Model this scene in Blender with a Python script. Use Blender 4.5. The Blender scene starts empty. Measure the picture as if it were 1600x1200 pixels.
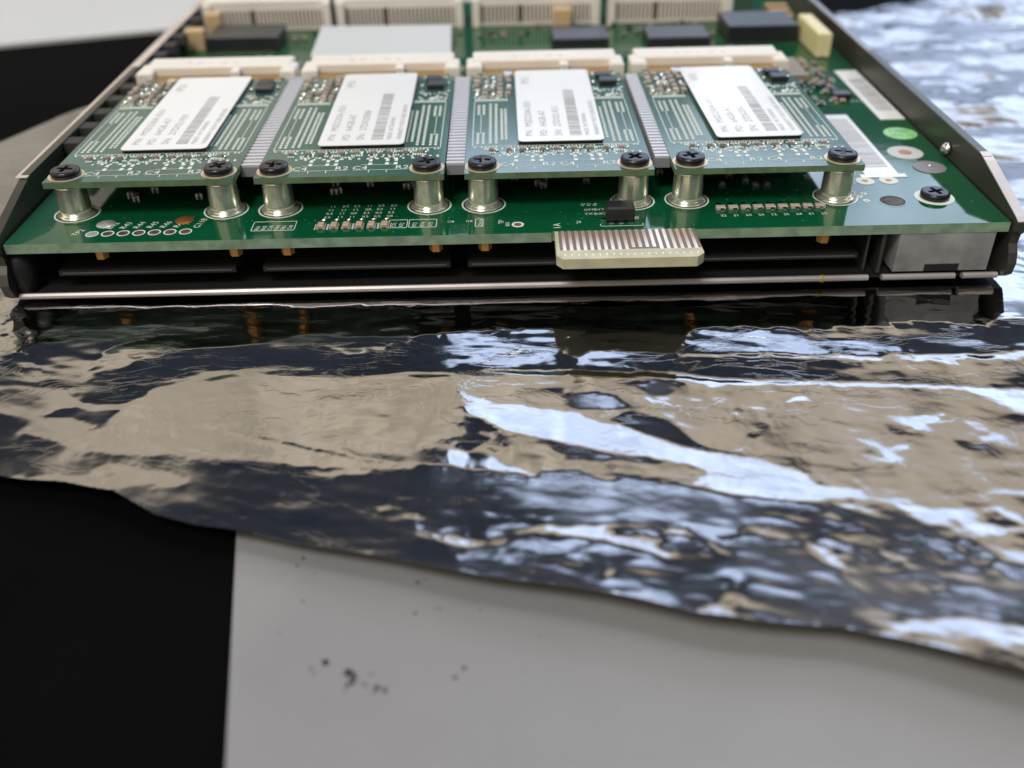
import bpy, bmesh, math, random
import numpy as np
from mathutils import Vector, Matrix
random.seed(7); rng = np.random.default_rng(11)
S = 0.001                                   # everything below is written in millimetres
sc = bpy.context.scene

# ------------------------------------------------------------------ camera
CX, CY, CZ = 7.961, -145.215, 65.183
TH, YAW, ROLL, FPX = 0.60735, 0.00293, -0.02119, 1501.26
fwd = Vector((math.sin(YAW)*math.cos(TH), math.cos(YAW)*math.cos(TH), -math.sin(TH)))
rr = fwd.cross(Vector((0, 0, 1))).normalized(); uu = rr.cross(fwd)
R_ = rr*math.cos(ROLL) + uu*math.sin(ROLL); U_ = -rr*math.sin(ROLL) + uu*math.cos(ROLL)
cd = bpy.data.cameras.new('camera'); cam = bpy.data.objects.new('camera', cd); sc.collection.objects.link(cam)
M = Matrix((R_, U_, -fwd)).transposed().to_4x4(); M.translation = Vector((CX, CY, CZ))*S
cam.matrix_world = M
cd.sensor_width = 36; cd.lens = FPX/1600*36; cd.clip_start = 0.005; cd.clip_end = 20
cd.dof.use_dof = True; cd.dof.focus_distance = 0.147; cd.dof.aperture_fstop = 14
sc.camera = cam
def at(px, py, z=0.0):                      # where the sight line of a photo point meets the level z
    d = fwd + R_*((px-800)/FPX) + U_*((600-py)/FPX); t = (z-CZ)/d.z
    return (CX+d.x*t, CY+d.y*t)

# ------------------------------------------------------------------ world: the room around the bench
def world():
    w = bpy.data.worlds.new('World'); sc.world = w; w.use_nodes = True
    nt = w.node_tree; nt.nodes.clear(); N = nt.nodes.new; L = nt.links.new
    out = N('ShaderNodeOutputWorld'); bg = N('ShaderNodeBackground'); L(bg.outputs[0], out.inputs[0])
    tc = N('ShaderNodeTexCoord'); sp = N('ShaderNodeSeparateXYZ'); L(tc.outputs['Generated'], sp.inputs[0])
    def m(op, a, b=None, c=None):
        n = N('ShaderNodeMath'); n.operation = op
        for i, v in enumerate((a, b, c)):
            if v is None: continue
            if isinstance(v, (int, float)): n.inputs[i].default_value = v
            else: L(v, n.inputs[i])
        return n.outputs[0]
    el = m('MULTIPLY', m('ARCSINE', sp.outputs[2]), 57.2958)
    az = m('MULTIPLY', m('ARCTAN2', sp.outputs[0], sp.outputs[1]), 57.2958)
    nz = N('ShaderNodeTexNoise'); nz.inputs['Scale'].default_value = 16; nz.inputs['Detail'].default_value = 3
    L(tc.outputs['Generated'], nz.inputs['Vector'])
    def ss(v, a, b):
        n = N('ShaderNodeMapRange'); n.interpolation_type = 'SMOOTHSTEP'
        n.inputs['From Min'].default_value = a; n.inputs['From Max'].default_value = b
        L(v, n.inputs['Value']); return n.outputs[0]
    def band(v, a0, a1, b0, b1): return m('MULTIPLY', ss(v, a0, a1), m('SUBTRACT', 1.0, ss(v, b0, b1)))
    cur = None
    def col(c):
        n = N('ShaderNodeRGB'); n.outputs[0].default_value = (*c, 1); return n.outputs[0]
    def mix(a, b, f):
        n = N('ShaderNodeMix'); n.data_type = 'RGBA'; n.clamp_factor = True
        L(f, n.inputs['Factor']); L(a, n.inputs['A']); L(b, n.inputs['B']); return n.outputs['Result']
    c = col((0.065, 0.078, 0.105))                                        # dim rest of the room, dark ceiling
    wall = col((1.2, 1.03, 0.78)); 
    c = mix(c, wall, band(el, 33, 34.5, 41.5, 43.8))                            # warm lit wall above the window
    c = mix(c, col((0.72, 0.65, 0.54)), m('MULTIPLY', band(el, 2, 8, 28, 31), m('SUBTRACT', 1.0, ss(az, -14, -6))))
    c = mix(c, wall, m('MULTIPLY', band(el, 24, 30, 41.5, 43.8), m('SUBTRACT', 1.0, ss(az, -18, -8))))
    c = mix(c, col((2.3, 2.75, 3.6)), m('MULTIPLY', band(el, 20.0, 20.8, 34.2, 35.2), band(az, -4, -3, 62, 64)))   # window
    c = mix(c, col((0.95, 1.15, 1.55)), m('MULTIPLY', band(el, 3, 6, 20.0, 20.8), band(az, 24, 26, 75, 80)))
    c = mix(c, col((0.72, 0.88, 1.2)), m('MULTIPLY', band(el, 3, 6, 16, 16.8), band(az, 18, 20, 75, 80)))
    c = mix(c, col((1.7, 2.05, 2.75)), m('MULTIPLY', band(el, 52, 53.5, 61, 64), band(az, -12, -9, 60, 66)))   # added pale glow, made up for blue-grey reflections in the foil
    c = mix(c, col((9, 9.5, 10)), m('MULTIPLY', band(el, 17.2, 17.4, 18.3, 18.5), band(az, 11.4, 11.8, 14.3, 14.6)))
    c = mix(c, col((0.02, 0.02, 0.022)), m('SUBTRACT', 1.0, ss(el, -4, 0)))
    v = m('MULTIPLY_ADD', nz.outputs[0], 1.5, 0.25)
    n = N('ShaderNodeMix'); n.data_type = 'RGBA'; n.blend_type = 'MULTIPLY'; n.inputs['Factor'].default_value = 1
    L(c, n.inputs['A']); L(v, n.inputs['B']); L(n.outputs['Result'], bg.inputs[0])
    bg.inputs[1].default_value = 1.0
    w.cycles.sampling_method = 'MANUAL'; w.cycles.sample_map_resolution = 1024
world()
def lamp(name, az, el, dist, size, power, color):
    d = Vector((math.sin(math.radians(az))*math.cos(math.radians(el)), math.cos(math.radians(az))*math.cos(math.radians(el)), math.sin(math.radians(el))))
    ld = bpy.data.lights.new(name, 'AREA'); ld.shape = 'DISK'; ld.size = size; ld.energy = power; ld.color = color
    o = bpy.data.objects.new(name, ld); sc.collection.objects.link(o); o.location = d*dist
    o.rotation_euler = (-d).to_track_quat('-Z', 'Y').to_euler()
lamp('ceiling_light', -152, 58, 1.5, 0.5, 13, (1.0, 0.98, 0.97))
lamp('room_light', 25, 74, 1.6, 0.35, 4.5, (0.92, 0.96, 1.0))
sc.view_settings.view_transform = 'Standard'; sc.view_settings.look = 'None'
sc.view_settings.exposure = 0; sc.view_settings.gamma = 1
sc.render.engine = 'CYCLES'

# ------------------------------------------------------------------ materials
def mat(name, color, rough=0.5, metal=0.0, var=0.0, vscale=400, bump=0.0, bscale=900, spec=0.5, coat=0.0, color2=None, aniso=None, rvar=0.0):
    m = bpy.data.materials.new(name); m.use_nodes = True; nt = m.node_tree; b = nt.nodes['Principled BSDF']
    b.inputs['Roughness'].default_value = rough; b.inputs['Metallic'].default_value = metal
    b.inputs['Specular IOR Level'].default_value = spec; b.inputs['Coat Weight'].default_value = coat; b.inputs['Coat Roughness'].default_value = 0.08
    b.inputs['Base Color'].default_value = (*color, 1)
    tc = nt.nodes.new('ShaderNodeTexCoord')
    if var or color2 or rvar:
        n = nt.nodes.new('ShaderNodeTexNoise'); n.inputs['Scale'].default_value = vscale; n.inputs['Detail'].default_value = 6
        nt.links.new(tc.outputs['Object'], n.inputs['Vector'])
        c2 = color2 or tuple(max(0, c*(1-var)) for c in color); c1 = color if color2 else tuple(c*(1+var*.6) for c in color)
        r = nt.nodes.new('ShaderNodeValToRGB'); r.color_ramp.elements[0].position = .36; r.color_ramp.elements[1].position = .66
        r.color_ramp.elements[0].color = (*c2, 1); r.color_ramp.elements[1].color = (*c1, 1)
        nt.links.new(n.outputs[0], r.inputs[0]); nt.links.new(r.outputs[0], b.inputs['Base Color'])
        if rvar:
            q = nt.nodes.new('ShaderNodeMath'); q.operation = 'MULTIPLY_ADD'; q.inputs[1].default_value = rvar; q.inputs[2].default_value = rough-rvar/2
            nt.links.new(n.outputs[0], q.inputs[0]); nt.links.new(q.outputs[0], b.inputs['Roughness'])
    if bump:
        n = nt.nodes.new('ShaderNodeTexNoise'); n.inputs['Scale'].default_value = bscale; n.inputs['Detail'].default_value = 4
        nt.links.new(tc.outputs['Object'], n.inputs['Vector'])
        bp = nt.nodes.new('ShaderNodeBump'); bp.inputs['Strength'].default_value = bump; bp.inputs['Distance'].default_value = 0.0002
        nt.links.new(n.outputs[0], bp.inputs['Height']); nt.links.new(bp.outputs[0], b.inputs['Normal'])
    return m
def pcb(name, base, copper, scale, rough):
    """solder mask: glossy green lacquer over faint copper traces and pours"""
    m = mat(name, base, rough, bump=0.04, bscale=300, spec=0.5)
    nt = m.node_tree; b = nt.nodes['Principled BSDF']; N = nt.nodes.new; L = nt.links.new
    tc = N('ShaderNodeTexCoord'); mp = N('ShaderNodeMapping'); mp.inputs['Rotation'].default_value = (0, 0, 0.785*0)
    L(tc.outputs['Object'], mp.inputs[0])
    br = N('ShaderNodeTexBrick'); br.inputs['Scale'].default_value = scale; br.offset = 0.37; br.squash = 1.6; br.squash_frequency = 3
    br.inputs['Mortar Size'].default_value = 0.035; br.inputs['Color1'].default_value = (0, 0, 0, 1); br.inputs['Color2'].default_value = (0.25, .25, .25, 1); br.inputs['Mortar'].default_value = (1, 1, 1, 1)
    nz = N('ShaderNodeTexNoise'); nz.inputs['Scale'].default_value = 60; nz.inputs['Detail'].default_value = 2
    L(mp.outputs[0], br.inputs[0]); L(mp.outputs[0], nz.inputs[0])
    mu = N('ShaderNodeMath'); mu.operation = 'MULTIPLY'; L(br.outputs[0], mu.inputs[0])
    r = N('ShaderNodeValToRGB'); r.color_ramp.elements[0].position = .42; r.color_ramp.elements[1].position = .6
    L(nz.outputs[0], r.inputs[0]); L(r.outputs[0], mu.inputs[1])
    mx = N('ShaderNodeMix'); mx.data_type = 'RGBA'; mx.inputs['A'].default_value = (*base, 1); mx.inputs['B'].default_value = (*copper, 1)
    L(mu.outputs[0], mx.inputs['Factor']); L(mx.outputs['Result'], b.inputs['Base Color'])
    return m
MT = {}
MT['board'] = pcb('board_solder_mask', (0.003, 0.075, 0.028), (0.005, 0.095, 0.036), 260, 0.06)
MT['card'] = pcb('card_solder_mask', (0.042, 0.115, 0.086), (0.06, 0.15, 0.115), 420, 0.13)
MT['edge'] = mat('glass_fibre_edge', (0.23, 0.33, 0.22), 0.6, var=.25, vscale=500)
MT['edge_card'] = mat('glass_fibre_edge_card', (0.13, 0.20, 0.10), 0.55, var=.25, vscale=500)
MT['bare'] = mat('bare_glass_fibre', (0.56, 0.53, 0.35), 0.45, var=.15, vscale=300, bump=.1)
MT['fieldbrown'] = mat('finger_field', (0.20, 0.13, 0.085), 0.45)
MT['finger'] = mat('worn_fingers', (0.80, 0.70, 0.62), 0.28, metal=.7)
MT['pale'] = mat('pale_resistor', (0.52, 0.46, 0.37), .5)
MT['via'] = mat('tarnished_via', (0.24, 0.14, 0.075), .4, metal=.4, color2=(.10, .07, .04), vscale=1200)
MT['viadot'] = mat('masked_via', (0.03, 0.20, 0.08), .35)
MT['silk'] = mat('white_silkscreen', (0.75, 0.78, 0.70), 0.6)
MT['pad'] = mat('tinned_pad', (0.62, 0.63, 0.55), 0.38, metal=0.55)
MT['solder'] = mat('solder', (0.85, 0.84, 0.78), 0.18, metal=1, bump=.4, bscale=1500)
MT['gold'] = mat('gold_plate', (0.55, 0.30, 0.09), 0.4, metal=.75)
MT['palegold'] = mat('pale_gold_pad', (0.72, 0.60, 0.40), 0.4, metal=.5)
MT['copper'] = mat('copper_ring', (0.42, 0.16, 0.05), 0.4, metal=.5)
MT['brass'] = mat('plated_standoff', (0.90, 0.88, 0.72), 0.22, metal=.82, bump=.12, bscale=400, rvar=.1, vscale=600)
MT['stud'] = mat('copper_stud', (0.75, 0.38, 0.12), 0.4, metal=.5)
MT['screw'] = mat('black_screw', (0.025, 0.025, 0.032), 0.28, metal=.6, bump=.2, bscale=2500, spec=.7)
MT['label'] = mat('white_label_paper', (0.88, 0.88, 0.86), 0.3, spec=.4, coat=.35, var=.02, vscale=60)
MT['ink'] = mat('grey_print', (0.13, 0.13, 0.13), 0.5)
MT['ink2'] = mat('pale_print', (0.30, 0.30, 0.29), 0.5)
MT['ivory'] = mat('ivory_plastic', (0.85, 0.79, 0.70), 0.45, var=.04, vscale=100)
MT['ivory_shaded'] = mat('ivory_recess_shade', (0.16, 0.115, 0.075), 0.6)  # darker copy of the ivory; shade between the ribs put into the colour
MT['cream'] = mat('cream_plastic', (0.80, 0.70, 0.38), 0.45)
MT['chip'] = mat('black_chip', (0.018, 0.019, 0.022), 0.35, bump=.1, bscale=2500, var=.2, vscale=200)
MT['tan'] = mat('tan_capacitor', (0.50, 0.36, 0.25), 0.5, var=.1)
MT['tancap'] = mat('tantalum_body', (0.62, 0.44, 0.24), 0.5)
MT['mcap'] = mat('ceramic_body', (0.30, 0.25, 0.21), 0.45)
MT['greypad'] = mat('grey_thermal_pad', (0.60, 0.61, 0.60), 0.5, bump=.1, bscale=200)
MT['rib'] = mat('grey_ribs', (0.62, 0.62, 0.65), 0.4, metal=.2)
MT['ribdark'] = mat('grey_rib_gap', (0.26, 0.26, 0.28), 0.5)
MT['steel'] = mat('tray_steel', (0.11, 0.11, 0.095), 0.42, metal=.8, var=.15, vscale=80, bump=.08, bscale=300, rvar=.2)
MT['steel_lip'] = mat('tray_cut_edge_lit', (0.80, 0.72, 0.66), 0.35, metal=.7, var=.15, vscale=60)  # pale copy of the steel; the bright edge line is in the colour
MT['steel_mid'] = mat('rail_top_dim', (0.30, 0.28, 0.27), .4, metal=.8)  # dimmer copy of the edge steel, for the less bright right rail
MT['low_edge'] = mat('lower_card_edge', (0.09, 0.08, 0.075), .6)
MT['dark'] = mat('dark_plastic', (0.012, 0.012, 0.012), 0.5)
MT['green_sticker'] = mat('green_sticker', (0.30, 0.66, 0.26), 0.4)
MT['dkgreen'] = mat('sticker_dark_print', (0.05, 0.22, 0.06), 0.5)
MT['ring'] = mat('pale_ring', (0.52, 0.52, 0.48), 0.4)
MT['disc'] = mat('grey_disc', (0.20, 0.18, 0.18), 0.4)
MT['table'] = mat('black_table', (0.0025, 0.0025, 0.0025), 0.85, bump=.1, bscale=700, var=.2, vscale=40, spec=.03)
MT['sheet'] = mat('white_sheet', (0.62, 0.62, 0.60), 0.6, var=.03, vscale=20)

def nodes_panel():
    m = mat('grey_panel', (0.27, 0.262, 0.258), 0.42, var=.09, vscale=28, bump=.12, bscale=900, spec=.3, metal=0.0, rvar=.15)
    return m
MT['panel'] = nodes_panel()

def foil_mat(name, lo):
    m = mat(name, (0.29, 0.29, 0.30), 0.07, metal=1.0)
    nt = m.node_tree; b = nt.nodes['Principled BSDF']; N = nt.nodes.new; L = nt.links.new
    tc = N('ShaderNodeTexCoord'); mp = N('ShaderNodeMapping'); mp.inputs['Scale'].default_value = (1, 2.2, 1); L(tc.outputs['Object'], mp.inputs[0])
    v = N('ShaderNodeTexVoronoi'); v.feature = 'DISTANCE_TO_EDGE'; v.inputs['Scale'].default_value = 55
    nz = N('ShaderNodeTexNoise'); nz.inputs['Scale'].default_value = 60; nz.inputs['Detail'].default_value = 5
    wv = N('ShaderNodeVectorMath'); wv.operation = 'MULTIPLY_ADD'; wv.inputs[1].default_value = (.02, .02, .02)
    L(nz.outputs['Color'], wv.inputs[0]); L(mp.outputs[0], wv.inputs[2]); L(wv.outputs[0], v.inputs['Vector'])
    r = N('ShaderNodeValToRGB'); r.color_ramp.elements[1].position = .05; L(v.outputs[0], r.inputs[0])
    n2 = N('ShaderNodeTexNoise'); n2.inputs['Scale'].default_value = 180; n2.inputs['Detail'].default_value = 6; L(mp.outputs[0], n2.inputs[0])
    ad = N('ShaderNodeMath'); ad.operation = 'MULTIPLY_ADD'; ad.inputs[1].default_value = .35; L(n2.outputs[0], ad.inputs[0]); 
    mu = N('ShaderNodeMath'); mu.operation = 'MULTIPLY'; mu.inputs[1].default_value = .12; L(r.outputs[0], mu.inputs[0]); L(mu.outputs[0], ad.inputs[2])
    bp = N('ShaderNodeBump'); bp.inputs['Strength'].default_value = 0.22; bp.inputs['Distance'].default_value = 0.0002
    L(ad.outputs[0], bp.inputs['Height']); L(bp.outputs[0], b.inputs['Normal'])
    ro = N('ShaderNodeMath'); ro.operation = 'MULTIPLY_ADD'; ro.inputs[1].default_value = .30; ro.inputs[2].default_value = -.07; ro.use_clamp = True
    n3 = N('ShaderNodeTexNoise'); n3.inputs['Scale'].default_value = 22; n3.inputs['Detail'].default_value = 4; L(mp.outputs[0], n3.inputs[0]); L(n3.outputs[0], ro.inputs[0])
    ta = N('ShaderNodeAttribute'); ta.attribute_name = 'crumple'; r4 = N('ShaderNodeMath'); r4.operation = 'MULTIPLY_ADD'; r4.inputs[1].default_value = .10; L(ta.outputs['Fac'], r4.inputs[0]); L(ro.outputs[0], r4.inputs[2]); L(r4.outputs[0], b.inputs['Roughness'])
    return m
MT['foil'] = foil_mat('silver_film', .07)

# ------------------------------------------------------------------ mesh builder (mm)
class MB:
    def __init__(s): s.v = []; s.f = []; s.m = []; s.sm = []
    def face(s, idx, mi=0, smooth=False): s.f.append(idx); s.m.append(mi); s.sm.append(smooth)
    def box(s, x0, x1, y0, y1, z0, z1, mi=0, top=None, bev=0.0):
        n = len(s.v)
        if bev:
            b = bev
            s.v += [(x0, y0, z0), (x1, y0, z0), (x1, y1, z0), (x0, y1, z0),
                    (x0, y0, z1-b), (x1, y0, z1-b), (x1, y1, z1-b), (x0, y1, z1-b),
                    (x0+b, y0+b, z1), (x1-b, y0+b, z1), (x1-b, y1-b, z1), (x0+b, y1-b, z1)]
            fs = [(3, 2, 1, 0), (0, 1, 5, 4), (1, 2, 6, 5), (2, 3, 7, 6), (3, 0, 4, 7), (4, 5, 9, 8), (5, 6, 10, 9), (6, 7, 11, 10), (7, 4, 8, 11), (8, 9, 10, 11)]
            for i, q in enumerate(fs): s.face(tuple(n+k for k in q), top if (top is not None and i == 9) else mi)
            return s
        s.v += [(x0, y0, z0), (x1, y0, z0), (x1, y1, z0), (x0, y1, z0), (x0, y0, z1), (x1, y0, z1), (x1, y1, z1), (x0, y1, z1)]
        for i, q in enumerate([(4, 5, 6, 7), (3, 2, 1, 0), (0, 1, 5, 4), (1, 2, 6, 5), (2, 3, 7, 6), (3, 0, 4, 7)]):
            s.face(tuple(n+k for k in q), top if (top is not None and i == 0) else mi)
        return s
    def prism(s, pts, z0, z1, mi=0, top=None):
        n = len(s.v); k = len(pts)
        s.v += [(x, y, z0) for x, y in pts] + [(x, y, z1) for x, y in pts]
        s.face(tuple(range(n+k, n+2*k)), mi if top is None else top); s.face(tuple(range(n+k-1, n-1, -1)), mi)
        for i in range(k): j = (i+1) % k; s.face((n+i, n+j, n+k+j, n+k+i), mi)
        return s
    def extr_x(s, prof, x0, x1, mi=0):                      # profile of (y, z) swept along x
        n = len(s.v); k = len(prof)
        s.v += [(x0, y, z) for y, z in prof] + [(x1, y, z) for y, z in prof]
        s.face(tuple(range(n, n+k)), mi); s.face(tuple(range(n+2*k-1, n+k-1, -1)), mi)
        for i in range(k): j = (i+1) % k; s.face((n+j, n+i, n+k+i, n+k+j), mi)
        return s
    def lathe(s, cx, cy, prof, seg=32, mi=0, smooth=True, cap=True):   # profile of (r, z) bottom to top
        n = len(s.v)
        for r, z in prof:
            for i in range(seg):
                a = 2*math.pi*i/seg; s.v.append((cx+r*math.cos(a), cy+r*math.sin(a), z))
        for j in range(len(prof)-1):
            for i in range(seg):
                k = (i+1) % seg; s.face((n+j*seg+i, n+j*seg+k, n+(j+1)*seg+k, n+(j+1)*seg+i), mi, smooth)
        if cap:
            s.face(tuple(n+(len(prof)-1)*seg+i for i in range(seg)), mi); s.face(tuple(n+seg-1-i for i in range(seg)), mi)
        return s
    def ring(s, cx, cy, r0, r1, z0, z1, seg=32, mi=0):
        n = len(s.v)
        for r, z in ((r0, z0), (r1, z0), (r1, z1), (r0, z1)):
            for i in range(seg):
                a = 2*math.pi*i/seg; s.v.append((cx+r*math.cos(a), cy+r*math.sin(a), z))
        for j in range(4):
            for i in range(seg):
                k = (i+1) % seg; jj = (j+1) % 4; s.face((n+j*seg+i, n+j*seg+k, n+jj*seg+k, n+jj*seg+i), mi)
        return s
    def build(s, name, mats, parent=None, loc=(0, 0, 0)):
        me = bpy.data.meshes.new(name); me.from_pydata([(a*S, b*S, c*S) for a, b, c in s.v], [], s.f)
        for m in (mats if isinstance(mats, (list, tuple)) else [mats]): me.materials.append(MT[m])
        me.polygons.foreach_set('material_index', s.m); me.polygons.foreach_set('use_smooth', s.sm); me.update()
        o = bpy.data.objects.new(name, me); sc.collection.objects.link(o); o.parent = parent; o.location = [c*S for c in loc]
        return o
def tag(o, label=None, cat=None, group=None, kind=None):
    for k, v in (('label', label), ('category', cat), ('group', group), ('kind', kind)):
        if v: o[k] = v
    return o
def empty(name, loc=(0, 0, 0)):
    o = bpy.data.objects.new(name, None); sc.collection.objects.link(o); o.location = [c*S for c in loc]; o.empty_display_size = .01
    return o
def text_into(mb, txt, x, y, z, size, ang=0.0, thick=0.02, sx=1.0, mi=0, center=False):
    """letters as thin raised ink, added to a mesh builder (mm)"""
    cu = bpy.data.curves.new('t', 'FONT'); cu.body = txt; cu.size = size; cu.resolution_u = 2; cu.space_character = 1.05
    if center: cu.align_x = 'CENTER'
    o = bpy.data.objects.new('t', cu); sc.collection.objects.link(o)
    bpy.context.view_layer.update()
    me = bpy.data.meshes.new_from_object(o.evaluated_get(bpy.context.evaluated_depsgraph_get()))
    ca, sa = math.cos(ang), math.sin(ang); n = len(mb.v)
    for v in me.vertices:
        a, b = v.co.x*sx, v.co.y; mb.v.append((x+a*ca-b*sa, y+a*sa+b*ca, z+thick))
    for p in me.polygons: mb.face(tuple(n+i for i in p.vertices), mi)
    bpy.data.objects.remove(o); bpy.data.curves.remove(cu); bpy.data.meshes.remove(me)

# ------------------------------------------------------------------ setting: table, panel, sheet
TZ = -17.5
o = MB().box(-900, 900, -500, 900, TZ-20, TZ).build('table', 'table'); tag(o, 'matt black table top under everything', kind='structure')
a = at(373, 800, TZ); b = at(354, 1215, TZ)
dirn = ((b[0]-a[0]), (b[1]-a[1])); k = 1.0/abs(dirn[1])
p0 = (a[0]-dirn[0]*k*60, a[1]+60); p1 = (a[0]+dirn[0]*k*90, a[1]-90)
pm = MB().prism([p1, (p1[0]+260, p1[1]-8), (p0[0]+260, p0[1]-8), p0], TZ+0.05, TZ+0.75)
panel = pm.build('steel_plate', 'panel')
tag(panel, 'flat pale grey metal plate with dark specks, under the silver bag', 'plate')
sp = MB(); 
def speck(px, py, r, n=1, sp_=1.0):
    x, y = at(px, py, TZ+.8)
    for i in range(n):
        cx, cy = x+random.gauss(0, sp_), y+random.gauss(0, sp_*.8); q = r*random.uniform(.35, 1.1); k0 = random.random()*6
        pts = [(cx+q*random.uniform(.5, 1.3)*math.cos(k0+t*2*math.pi/9), cy+q*random.uniform(.35, 1.0)*math.sin(k0+t*2*math.pi/9)) for t in range(9)]
        sp.prism(pts, TZ+.76, TZ+.80)
for s_ in [(543, 1055, .5, 7, .55), (548, 1068, .4, 3, .5), (498, 1041, .45, 3, .5), (596, 1077, .4, 3, .5), (653, 910, .45, 2, .5), (470, 886, .5, 2, .7), (474, 937, .25, 1, .1), (500, 1041, .3, 2, .8),
           (718, 1050, .3, 2, .6), (583, 1079, .2, 2, .5), (676, 950, .25, 3, 1), (874, 952, .25, 1, .3), (560, 1050, .2, 2, 1.0)]: speck(*s_)
for i in range(14): speck(random.uniform(390, 1100), random.uniform(880, 1190), .12, 1, .1)
sp.build('specks', 'dark', panel)
e0 = at(0, 76, TZ); e1 = at(250, 52, TZ); dx, dy = e1[0]-e0[0], e1[1]-e0[1]
q0 = (e0[0]-dx*2.0, e0[1]-dy*2.0); q1 = (e1[0]+dx*2.6, e1[1]+dy*2.6)
o = MB().prism([q0, q1, (q1[0]-40, q1[1]+260), (q0[0]-40, q0[1]+260)], TZ+.05, TZ+1.2).build('paper_sheet', 'sheet')
tag(o, 'plain white sheet lying on the black table behind the left rail of the tray', 'paper')

# ------------------------------------------------------------------ silver bag: a crumpled mirror film
FZ = -10.4
def build_foil():
    st = 0.36
    xs = np.arange(-150, 235, st); ys = np.arange(-100, 230, st*1.0); nx, ny = len(xs), len(ys)
    X, Y = np.meshgrid(xs, ys)
    # class of every spot: what the crease there faces (window, warm wall, dark room)
    cls = np.zeros(X.shape, np.int8)
    def poly(pts, c):
        P = [at(px, py, FZ) for px, py in pts]; ins = np.zeros(X.shape, bool)
        for i in range(len(P)):
            (x0, y0), (x1, y1) = P[i], P[(i+1) % len(P)]
            if y0 == y1: continue
            t = ((Y > y0) != (Y > y1)) & (Xw < (x1-x0)*(Yw-y0)/(y1-y0)+x0); ins ^= t
        cls[ins] = c
    # ragged borders: polygons are tested at noise-shifted spots
    def fract(seed, s0, octv=4, gain=.55, ax=1.0, sh=0.22):
        g = np.random.default_rng(seed); out = np.zeros(X.shape); amp = 1
        fx = np.fft.fftfreq(nx, st)[None, :]; fy = np.fft.fftfreq(ny, st)[:, None]; F = np.hypot((fx-sh*fy)*ax, fy+sh*fx)
        for k in range(octv):
            s = s0/2**k; w = np.fft.fft2(g.standard_normal(X.shape))*np.exp(-(F*s)**2*3)
            n = np.fft.ifft2(w).real; out += amp*n/n.std(); amp *= gain
        return out/out.std()
    def ridged(seed, s0, octv=3, ax=1.0, sh=0.22): 
        r = -np.abs(fract(seed, s0, 1, ax=ax, sh=sh)); 
        for k in range(1, octv): r += -np.abs(fract(seed+k, s0/1.9**k, 1, ax=ax, sh=sh))/1.7**k
        return (r-r.mean())/r.std()
    rag = np.clip((Y+92)/40, .6, 1)*1.0
    Xw = X+fract(1, 4, 4, ax=2)*1.0*rag; Yw = Y.copy()
    # even-odd test must use the same Y for both conditions
    def poly(pts, c, rg=1.0):
        P = [at(px, py, FZ) for px, py in pts]; ins = np.zeros(X.shape, bool)
        YY = Y+nyw*rg; XX = Xw
        for i in range(len(P)):
            (x0, y0), (x1, y1) = P[i], P[(i+1) % len(P)]
            if y0 == y1: continue
            ins ^= ((YY > y0) != (YY > y1)) & (XX < (x1-x0)*(YY-y0)/(y1-y0)+x0)
        cls[ins] = c
    nyw = fract(5, 3.0, 5, .6, ax=2.2)*0.5
    W, B, D, G = 1, 2, 3, 4     # window, warm wall, dark, grey mixture
    poly([(-300, 545), (900, 545), (1700, 560), (1700, 700), (1700, 1200), (-300, 900)], D)
    poly([(25, 478), (640, 480), (640, 548), (440, 556), (360, 584), (235, 600), (175, 618), (128, 600), (60, 575), (35, 540)], D)
    poly([(135, 550), (165, 532), (225, 520), (425, 502), (575, 492), (565, 500), (450, 525), (310, 535), (220, 550), (125, 565)], B, .5)
    poly([(505, 532), (560, 522), (620, 520), (600, 536), (520, 544)], B); poly([(625, 519), (900, 517), (900, 546), (635, 546)], 5)
    poly([(1072, 520), (1150, 505), (1250, 520), (1320, 510), (1700, 505), (1700, 546), (1050, 546)], 5)
    poly([(200, 597), (220, 585), (410, 557), (575, 565), (725, 569), (800, 571), (950, 578), (1300, 588), (1550, 603), (1800, 610), (1800, 770), (1500, 770), (1350, 766), (1310, 745),
          (1215, 700), (1130, 690), (1030, 690), (900, 640), (800, 612), (705, 600), (720, 625), (700, 650), (675, 675), (650, 695), (630, 716), (500, 706), (315, 692), (200, 682), (100, 665), (0, 627),
          (-200, 560), (-200, 470), (0, 475), (15, 540), (50, 578), (110, 598), (125, 606), (150, 610)], B, .6)
    poly([(740, 564), (800, 562), (950, 572), (1300, 583), (1640, 596), (1640, 632), (1500, 596), (1300, 588), (950, 580), (800, 571)], W, .2)
    poly([(940, 628), (1050, 643), (1080, 680), (1170, 693), (1210, 702), (1140, 704), (1040, 700), (950, 650)], D, .6)
    poly([(1000, 590), (1060, 588), (1055, 607), (1000, 612)], G, .8); poly([(905, 600), (940, 602), (960, 622), (890, 625)], G, .8)
    poly([(705, 600), (800, 610), (900, 632), (950, 650), (1010, 670), (1080, 690), (1170, 696), (1220, 705), (1280, 735), (1340, 746), (1330, 766), (1240, 768), (1140, 760), (1070, 742), (1080, 722),
          (1025, 710), (965, 696), (895, 676), (850, 665), (815, 655), (775, 645), (720, 620)], W, .7)
    poly([(535, 672), (650, 695), (675, 675), (700, 668), (800, 704), (900, 722), (1050, 740), (1080, 745), (1065, 752), (950, 740), (800, 722), (650, 710), (565, 690)], W, .5)
    poly([(720, 650), (800, 655), (840, 660), (875, 685), (895, 705), (965, 705), (1040, 716), (1075, 726), (1050, 735), (900, 725), (800, 710), (745, 690), (700, 665)], B, .8)
    poly([(692, 640), (725, 636), (735, 668), (720, 690), (700, 680)], D, .9); poly([(760, 660), (780, 655), (788, 680), (765, 690)], D, .8)
    poly([(350, 647), (450, 669), (560, 690), (625, 709), (560, 695), (440, 676), (370, 655)], D, .4)
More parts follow.
